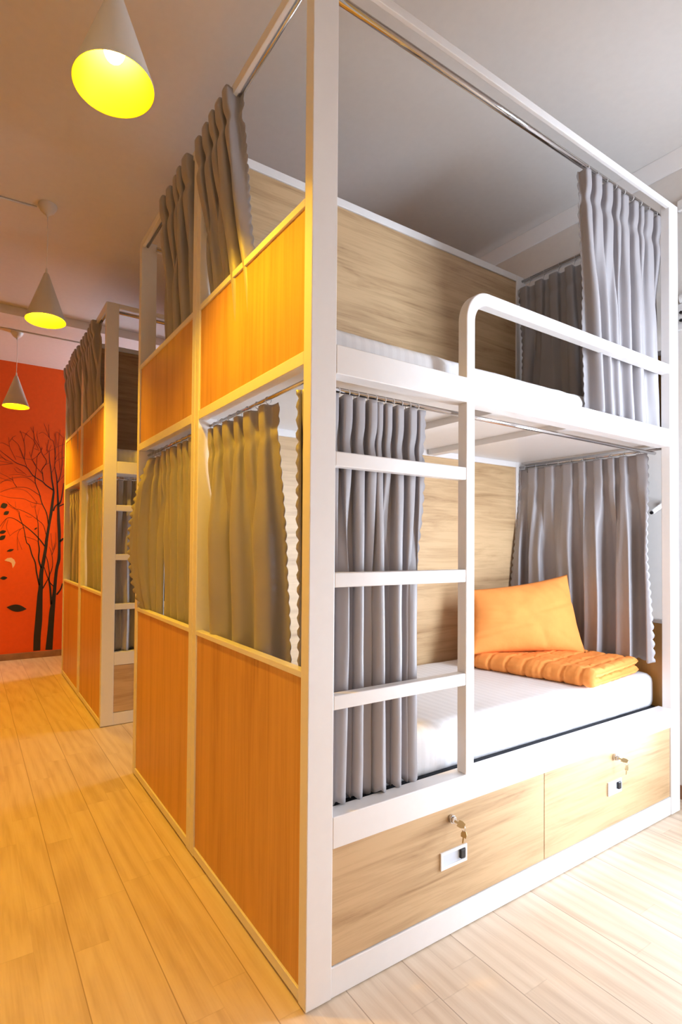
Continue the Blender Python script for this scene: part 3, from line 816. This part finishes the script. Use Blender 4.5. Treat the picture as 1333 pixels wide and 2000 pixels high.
# -------------------------------------------------------------------- mural
TREE_A = [[(-0.114, 0.07, 0.0655), (-0.112, 0.219, 0.0655), (-0.101, 0.386, 0.0655), (-0.094, 0.622, 0.0504), (-0.089, 0.702, 0.0428), (-0.085, 0.858, 0.0378), (-0.069, 0.959, 0.0328), (-0.046, 1.122, 0.0284), (-0.041, 1.194, 0.0284), (-0.019, 1.358, 0.0252), (-0.002, 1.482, 0.0277), (0.014, 1.64, 0.0214), (0.017, 1.702, 0.0176), (-0.001, 1.811, 0.0126), (-0.012, 1.913, 0.0095), (-0.027, 2.014, 0.0069), (-0.031, 2.096, 0.0044)], [(-0.07, 0.695, 0.0113), (-0.04, 0.755, 0.0098), (-0.016, 0.802, 0.0082)], [(-0.102, 0.73, 0.0151), (-0.129, 0.859, 0.0139), (-0.143, 0.96, 0.0126), (-0.175, 1.041, 0.0113), (-0.2, 1.134, 0.0101), (-0.225, 1.161, 0.0088), (-0.238, 1.225, 0.0076), (-0.258, 1.324, 0.0063), (-0.296, 1.423, 0.005), (-0.302, 1.476, 0.0038), (-0.392, 1.538, 0.0025)], [(-0.086, 0.905, 0.0164), (-0.112, 0.993, 0.0144), (-0.108, 1.095, 0.0124), (-0.118, 1.162, 0.0104), (-0.119, 1.206, 0.0085), (-0.125, 1.362, 0.0065), (-0.145, 1.462, 0.0045), (-0.159, 1.543, 0.0025)], [(-0.056, 1.126, 0.0126), (-0.11, 1.2, 0.011), (-0.178, 1.273, 0.0095), (-0.27, 1.351, 0.0079), (-0.349, 1.401, 0.0063), (-0.407, 1.399, 0.0047), (-0.464, 1.319, 0.0032)], [(-0.028, 1.358, 0.0107), (-0.046, 1.466, 0.0098), (-0.091, 1.566, 0.0088), (-0.118, 1.667, 0.0079), (-0.153, 1.759, 0.0069), (-0.157, 1.833, 0.006), (-0.147, 1.935, 0.005), (-0.142, 2.037, 0.0041), (-0.112, 2.088, 0.0032)], [(-0.153, 1.759, 0.0044), (-0.218, 1.808, 0.0039), (-0.296, 1.816, 0.0035), (-0.414, 1.781, 0.003), (-0.471, 1.737, 0.0025)], [(-0.101, 1.634, 0.005), (-0.173, 1.683, 0.0047), (-0.234, 1.713, 0.0043), (-0.324, 1.711, 0.0039), (-0.412, 1.682, 0.0035), (-0.47, 1.652, 0.0032)], [(-0.091, 1.553, 0.0044), (-0.183, 1.568, 0.0039), (-0.263, 1.601, 0.0035), (-0.381, 1.605, 0.003), (-0.469, 1.626, 0.0025)], [(-0.048, 1.248, 0.0057), (-0.075, 1.343, 0.0051), (-0.131, 1.395, 0.0046), (-0.2, 1.447, 0.0041), (-0.291, 1.49, 0.0036), (-0.338, 1.501, 0.003), (-0.41, 1.564, 0.0025)], [(0.017, 1.702, 0.0126), (-0.057, 1.752, 0.0113), (-0.088, 1.784, 0.0099), (-0.176, 1.838, 0.0086), (-0.238, 1.921, 0.0072), (-0.328, 1.953, 0.0059), (-0.418, 2.018, 0.0045), (-0.477, 2.065, 0.0032)], [(-0.082, 1.791, 0.0069), (-0.09, 1.872, 0.0063), (-0.097, 1.906, 0.0057), (-0.054, 1.991, 0.005), (-0.093, 2.063, 0.0044), (-0.125, 2.141, 0.0038), (-0.17, 2.218, 0.0032), (-0.184, 2.338, 0.0025)], [(-0.126, 2.155, 0.0032), (-0.146, 2.241, 0.0025), (-0.147, 2.295, 0.0019)], [(-0.09, 1.865, 0.0044), (-0.153, 1.935, 0.0036), (-0.197, 2.025, 0.0027), (-0.216, 2.078, 0.0019)], [(-0.091, 1.913, 0.0032), (-0.066, 1.956, 0.0028), (-0.029, 1.98, 0.0025)], [(-0.153, 1.942, 0.0032), (-0.191, 1.999, 0.0027), (-0.245, 2.001, 0.0023), (-0.341, 2.025, 0.0019)], [(-0.238, 1.928, 0.0044), (-0.264, 2.006, 0.0038), (-0.314, 2.135, 0.0032), (-0.374, 2.194, 0.0025), (-0.339, 2.225, 0.0019)], [(-0.335, 1.986, 0.0038), (-0.372, 2.062, 0.0032), (-0.393, 2.113, 0.0025), (-0.404, 2.204, 0.0019)], [(-0.393, 2.113, 0.0032), (-0.449, 2.14, 0.0025), (-0.478, 2.137, 0.0019)], [(-0.394, 2.159, 0.0025), (-0.368, 2.202, 0.0019)], [(-0.26, 1.993, 0.0044), (-0.256, 2.094, 0.0039), (-0.266, 2.173, 0.0035), (-0.292, 2.257, 0.003), (-0.304, 2.283, 0.0025)], [(-0.266, 2.18, 0.0032), (-0.255, 2.241, 0.0025), (-0.22, 2.293, 0.0019)], [(-0.197, 2.032, 0.0038), (-0.18, 2.122, 0.0034), (-0.169, 2.184, 0.003), (-0.213, 2.226, 0.0026), (-0.262, 2.261, 0.0023), (-0.31, 2.268, 0.0019)], [(-0.175, 2.183, 0.0032), (-0.177, 2.264, 0.0025), (-0.208, 2.328, 0.0019)], [(0.03, 2.019, 0.0044), (0.019, 2.135, 0.0039), (0.005, 2.21, 0.0035), (-0.03, 2.24, 0.003), (-0.039, 2.376, 0.0025)], [(-0.034, 2.247, 0.0032), (-0.086, 2.384, 0.0019)], [(-0.056, 2.1, 0.0032), (-0.039, 2.219, 0.0025)], [(-0.044, 2.095, 0.0032), (-0.064, 2.188, 0.0019)], [(-0.074, 2.058, 0.0025), (-0.019, 2.111, 0.0022), (0.025, 2.136, 0.0019)], [(-0.037, 2.095, 0.0025), (-0.013, 2.166, 0.0019)], [(-0.002, 1.886, 0.0038), (0.025, 1.95, 0.0032)], [(-0.03, 2.24, 0.0025), (-0.091, 2.288, 0.0022), (-0.128, 2.27, 0.0019)], [(-0.324, 1.714, 0.0063), (-0.355, 1.765, 0.0044), (-0.367, 1.817, 0.0025)], [(-0.355, 1.778, 0.0032), (-0.414, 1.814, 0.0025), (-0.473, 1.842, 0.0019)], [(-0.355, 1.785, 0.0032), (-0.437, 1.766, 0.0025), (-0.471, 1.75, 0.0019)], [(-0.475, 1.96, 0.0032), (-0.411, 1.952, 0.0028), (-0.358, 1.944, 0.0025)], [(-0.474, 1.921, 0.0032), (-0.37, 1.943, 0.0025)], [(-0.475, 1.986, 0.0032), (-0.452, 1.995, 0.0028), (-0.417, 1.965, 0.0025)], [(-0.302, 1.084, 0.0032), (-0.31, 1.223, 0.0029), (-0.281, 1.297, 0.0027), (-0.228, 1.312, 0.0025)], [(-0.266, 1.091, 0.0025), (-0.291, 1.157, 0.0022), (-0.31, 1.223, 0.0019)], [(-0.327, 1.508, 0.0025), (-0.334, 1.568, 0.0019)], [(-0.135, 1.395, 0.0032), (-0.115, 1.511, 0.0019)], [(-0.258, 1.311, 0.0032), (-0.329, 1.269, 0.0025), (-0.381, 1.222, 0.0019)], [(-0.25, 1.224, 0.0032), (-0.165, 1.199, 0.0028), (-0.122, 1.173, 0.0025)], [(-0.407, 1.399, 0.0032), (-0.43, 1.346, 0.0025), (-0.452, 1.293, 0.0019)], [(-0.395, 1.387, 0.0032), (-0.406, 1.307, 0.0025), (-0.375, 1.229, 0.0019)], [(-0.27, 1.351, 0.0032), (-0.302, 1.456, 0.0027), (-0.35, 1.5, 0.0023), (-0.415, 1.531, 0.0019)], [(-0.157, 1.84, 0.0032), (-0.23, 1.828, 0.0027), (-0.309, 1.842, 0.0023), (-0.391, 1.829, 0.0019)], [(-0.237, 1.841, 0.0025), (-0.298, 1.889, 0.0022), (-0.334, 1.913, 0.0019)], [(-0.255, 1.859, 0.0025), (-0.315, 1.861, 0.0022), (-0.351, 1.898, 0.0019)], [(-0.185, 2.0, 0.0032), (-0.154, 2.03, 0.0027), (-0.118, 2.074, 0.0023), (-0.094, 2.131, 0.0019)], [(-0.134, 1.564, 0.0025), (-0.222, 1.667, 0.0023), (-0.294, 1.696, 0.0021), (-0.365, 1.692, 0.0019)], [(-0.125, 2.1, 0.0025), (-0.174, 2.116, 0.0019)], [(-0.112, 2.095, 0.0025), (-0.101, 2.144, 0.0019)], [(-0.169, 2.184, 0.0032), (-0.144, 2.139, 0.0028), (-0.131, 2.113, 0.0025)], [(-0.27, 2.012, 0.0025), (-0.307, 2.102, 0.0019)], [(-0.181, 1.42, 0.0032), (-0.211, 1.419, 0.0025), (-0.242, 1.438, 0.0019)], [(-0.155, 1.529, 0.0025), (-0.183, 1.521, 0.0022), (-0.199, 1.561, 0.0019)], [(-0.152, 1.516, 0.0025), (-0.138, 1.584, 0.0019)], [(-0.476, 2.025, 0.0025), (-0.441, 1.989, 0.0025), (-0.37, 1.956, 0.0025)], [(-0.472, 1.796, 0.0025), (-0.42, 1.78, 0.0022), (-0.367, 1.764, 0.0019)]]
TREE_B = [[(-0.001, 0.069, 0.068), (0.012, 0.277, 0.0567), (0.021, 0.446, 0.0529), (0.035, 0.582, 0.0378), (0.045, 0.718, 0.0315), (0.058, 0.889, 0.0284), (0.079, 0.992, 0.0302), (0.08, 1.123, 0.0252), (0.078, 1.264, 0.0315), (0.069, 1.402, 0.0284), (0.064, 1.539, 0.0214), (0.051, 1.745, 0.0126), (0.043, 1.848, 0.0088), (0.025, 1.936, 0.0063), (0.024, 1.991, 0.005), (0.028, 2.143, 0.0038), (0.02, 2.294, 0.0025)], [(0.07, 1.56, 0.0176), (0.092, 1.61, 0.012), (0.114, 1.784, 0.0063)], [(0.07, 1.54, 0.0126), (0.118, 1.566, 0.0101)], [(0.067, 1.567, 0.0126), (0.035, 1.538, 0.0132), (0.017, 1.489, 0.0139)], [(0.083, 1.175, 0.0221), (0.121, 1.21, 0.0176)], [(0.053, 1.78, 0.0076), (0.078, 1.858, 0.0063), (0.095, 1.984, 0.005), (0.092, 2.15, 0.0038), (0.113, 2.27, 0.0025)], [(0.077, 1.913, 0.0038), (0.066, 2.009, 0.0032), (0.057, 2.174, 0.0025), (0.07, 2.335, 0.0019)], [(0.057, 1.787, 0.0032), (0.123, 1.875, 0.0025)], [(0.025, 1.978, 0.0032), (0.046, 2.014, 0.0025), (0.117, 2.055, 0.0019)], [(0.044, 2.159, 0.0025), (0.032, 2.309, 0.0022), (0.1, 2.255, 0.0019)], [(0.028, 2.143, 0.0025), (0.07, 2.168, 0.0022), (0.118, 2.191, 0.0019)], [(0.027, 2.019, 0.0025), (0.052, 2.077, 0.0022), (0.083, 2.107, 0.0019)], [(0.063, 0.629, 0.0164), (0.1, 0.682, 0.0139), (0.118, 0.744, 0.0113)], [(0.036, 0.712, 0.0095), (-0.006, 0.761, 0.0088), (-0.042, 0.857, 0.0082), (-0.058, 0.912, 0.0076)], [(-0.007, 0.836, 0.0082), (0.02, 0.924, 0.0065), (0.012, 1.04, 0.0048), (-0.015, 1.122, 0.0032)], [(-0.007, 0.836, 0.0095), (-0.025, 0.959, 0.0079), (-0.045, 1.027, 0.0063)], [(0.014, 0.529, 0.0214), (0.002, 0.686, 0.0181), (-0.012, 0.782, 0.0147), (-0.007, 0.843, 0.0113)], [(0.012, 1.04, 0.005), (0.042, 1.123, 0.0041), (0.051, 1.164, 0.0032)], [(0.017, 1.085, 0.0038), (0.003, 1.208, 0.0032), (-0.002, 1.263, 0.0025)], [(0.023, 1.092, 0.0038), (0.047, 1.195, 0.0032), (0.043, 1.27, 0.0025)]]
LEAVES = [(-0.433, 1.523, 0.0286, 0.0217, 20), (-0.411, 1.452, 0.0241, 0.0149, 30), (-0.44, 1.264, 0.0267, 0.0136, 15), (-0.442, 1.208, 0.0305, 0.0161, 35), (-0.145, 1.304, 0.0152, 0.0056, 35), (-0.37, 1.084, 0.0279, 0.0093, 15), (-0.423, 0.812, 0.0279, 0.013, 0), (-0.304, 0.51, 0.0749, 0.0285, -12)]
PALE_LEAF = [(-0.42, 0.985), (-0.395, 1.007), (-0.36, 1.011), (-0.333, 0.991), (-0.322, 0.961), (-0.332, 0.932), (-0.346, 0.908), (-0.351, 0.935), (-0.357, 0.959), (-0.376, 0.971), (-0.4, 0.977)]

def ribbon(m, pts, y):
    """flat tapered vinyl strip on the far wall through (x, z, width) points"""
    P = []
    for i in range(len(pts)-1):                       # Catmull-Rom smoothing
        p0 = pts[max(i-1, 0)]; p1 = pts[i]; p2 = pts[i+1]; p3 = pts[min(i+2, len(pts)-1)]
        for q in range(4):
            t = q/4
            P.append(tuple(0.5*((2*p1[c]) + (-p0[c]+p2[c])*t + (2*p0[c]-5*p1[c]+4*p2[c]-p3[c])*t*t + (-p0[c]+3*p1[c]-3*p2[c]+p3[c])*t**3) for c in range(3)))
    P.append(pts[-1])
    k = len(m.v)
    for i, (x, z, w) in enumerate(P):
        a = P[max(i-1, 0)]; b = P[min(i+1, len(P)-1)]
        dx, dz = b[0]-a[0], b[1]-a[1]; L = sqrt(dx*dx+dz*dz) or 1
        nx, nz = -dz/L*w/2, dx/L*w/2
        m.v += [(x-nx, y, z-nz), (x+nx, y, z+nz)]
    for i in range(len(P)-1):
        m.f.append((k+2*i, k+2*i+1, k+2*i+3, k+2*i+2))
def tree(data, label, y):
    m = MB()
    for i, b in enumerate(data): ribbon(m, b, y)
    o = link_mesh('tree_decal', m.v, m.f, M['ink'])
    md = o.modifiers.new('vinyl_thickness', 'SOLIDIFY'); md.thickness = 0.0006; md.offset = 0
    return tag(o, label, 'wall decal', 'black tree decals on the orange wall')
tree(TREE_A, 'bare black tree decal with wide branches, left trunk on the orange wall', YF-0.0008)
tree(TREE_B, 'slimmer bare black tree decal, right trunk beside the farthest bed', YF-0.0016)
LV = ['black leaf cluster decal among the left branch tips', 'small black leaf decal just below the leaf cluster', 'upper of the two black leaves at the left edge beside the branches', 'lower of the two black leaves at the left edge beside the branches',
      'tiny dark leaf decal between the branches', 'small black leaf decal above the pale leaf', 'small black leaf decal below the pale leaf', 'large black falling leaf decal left of the trunks']
for (x, z, rx, rz_, rot), lab in zip(LEAVES, LV):
    poly = []
    for i in range(28):
        a = 2*pi*i/28; c = cos(a); s = sin(a)
        px, pz = 1.2*rx*c, 1.25*rz_*s*(1-abs(c)**2.2*0.75) + 0.18*rz_*c*c*(1 if c > 0 else -1)
        ca, sa = cos(radians(rot)), sin(radians(rot))
        poly.append((x+px*ca-pz*sa, z+px*sa+pz*ca))
    o = MB().prism(poly, YF-0.0024, YF-0.0001).build('leaf_decal', M['ink'])
    tag(o, lab, 'wall decal', 'leaf decals on the orange wall')
o = MB().prism(PALE_LEAF, YF-0.0024, YF-0.0001).build('leaf_decal', M['pale'])
tag(o, 'pale peach curled leaf decal on the orange wall', 'wall decal', 'leaf decals on the orange wall')
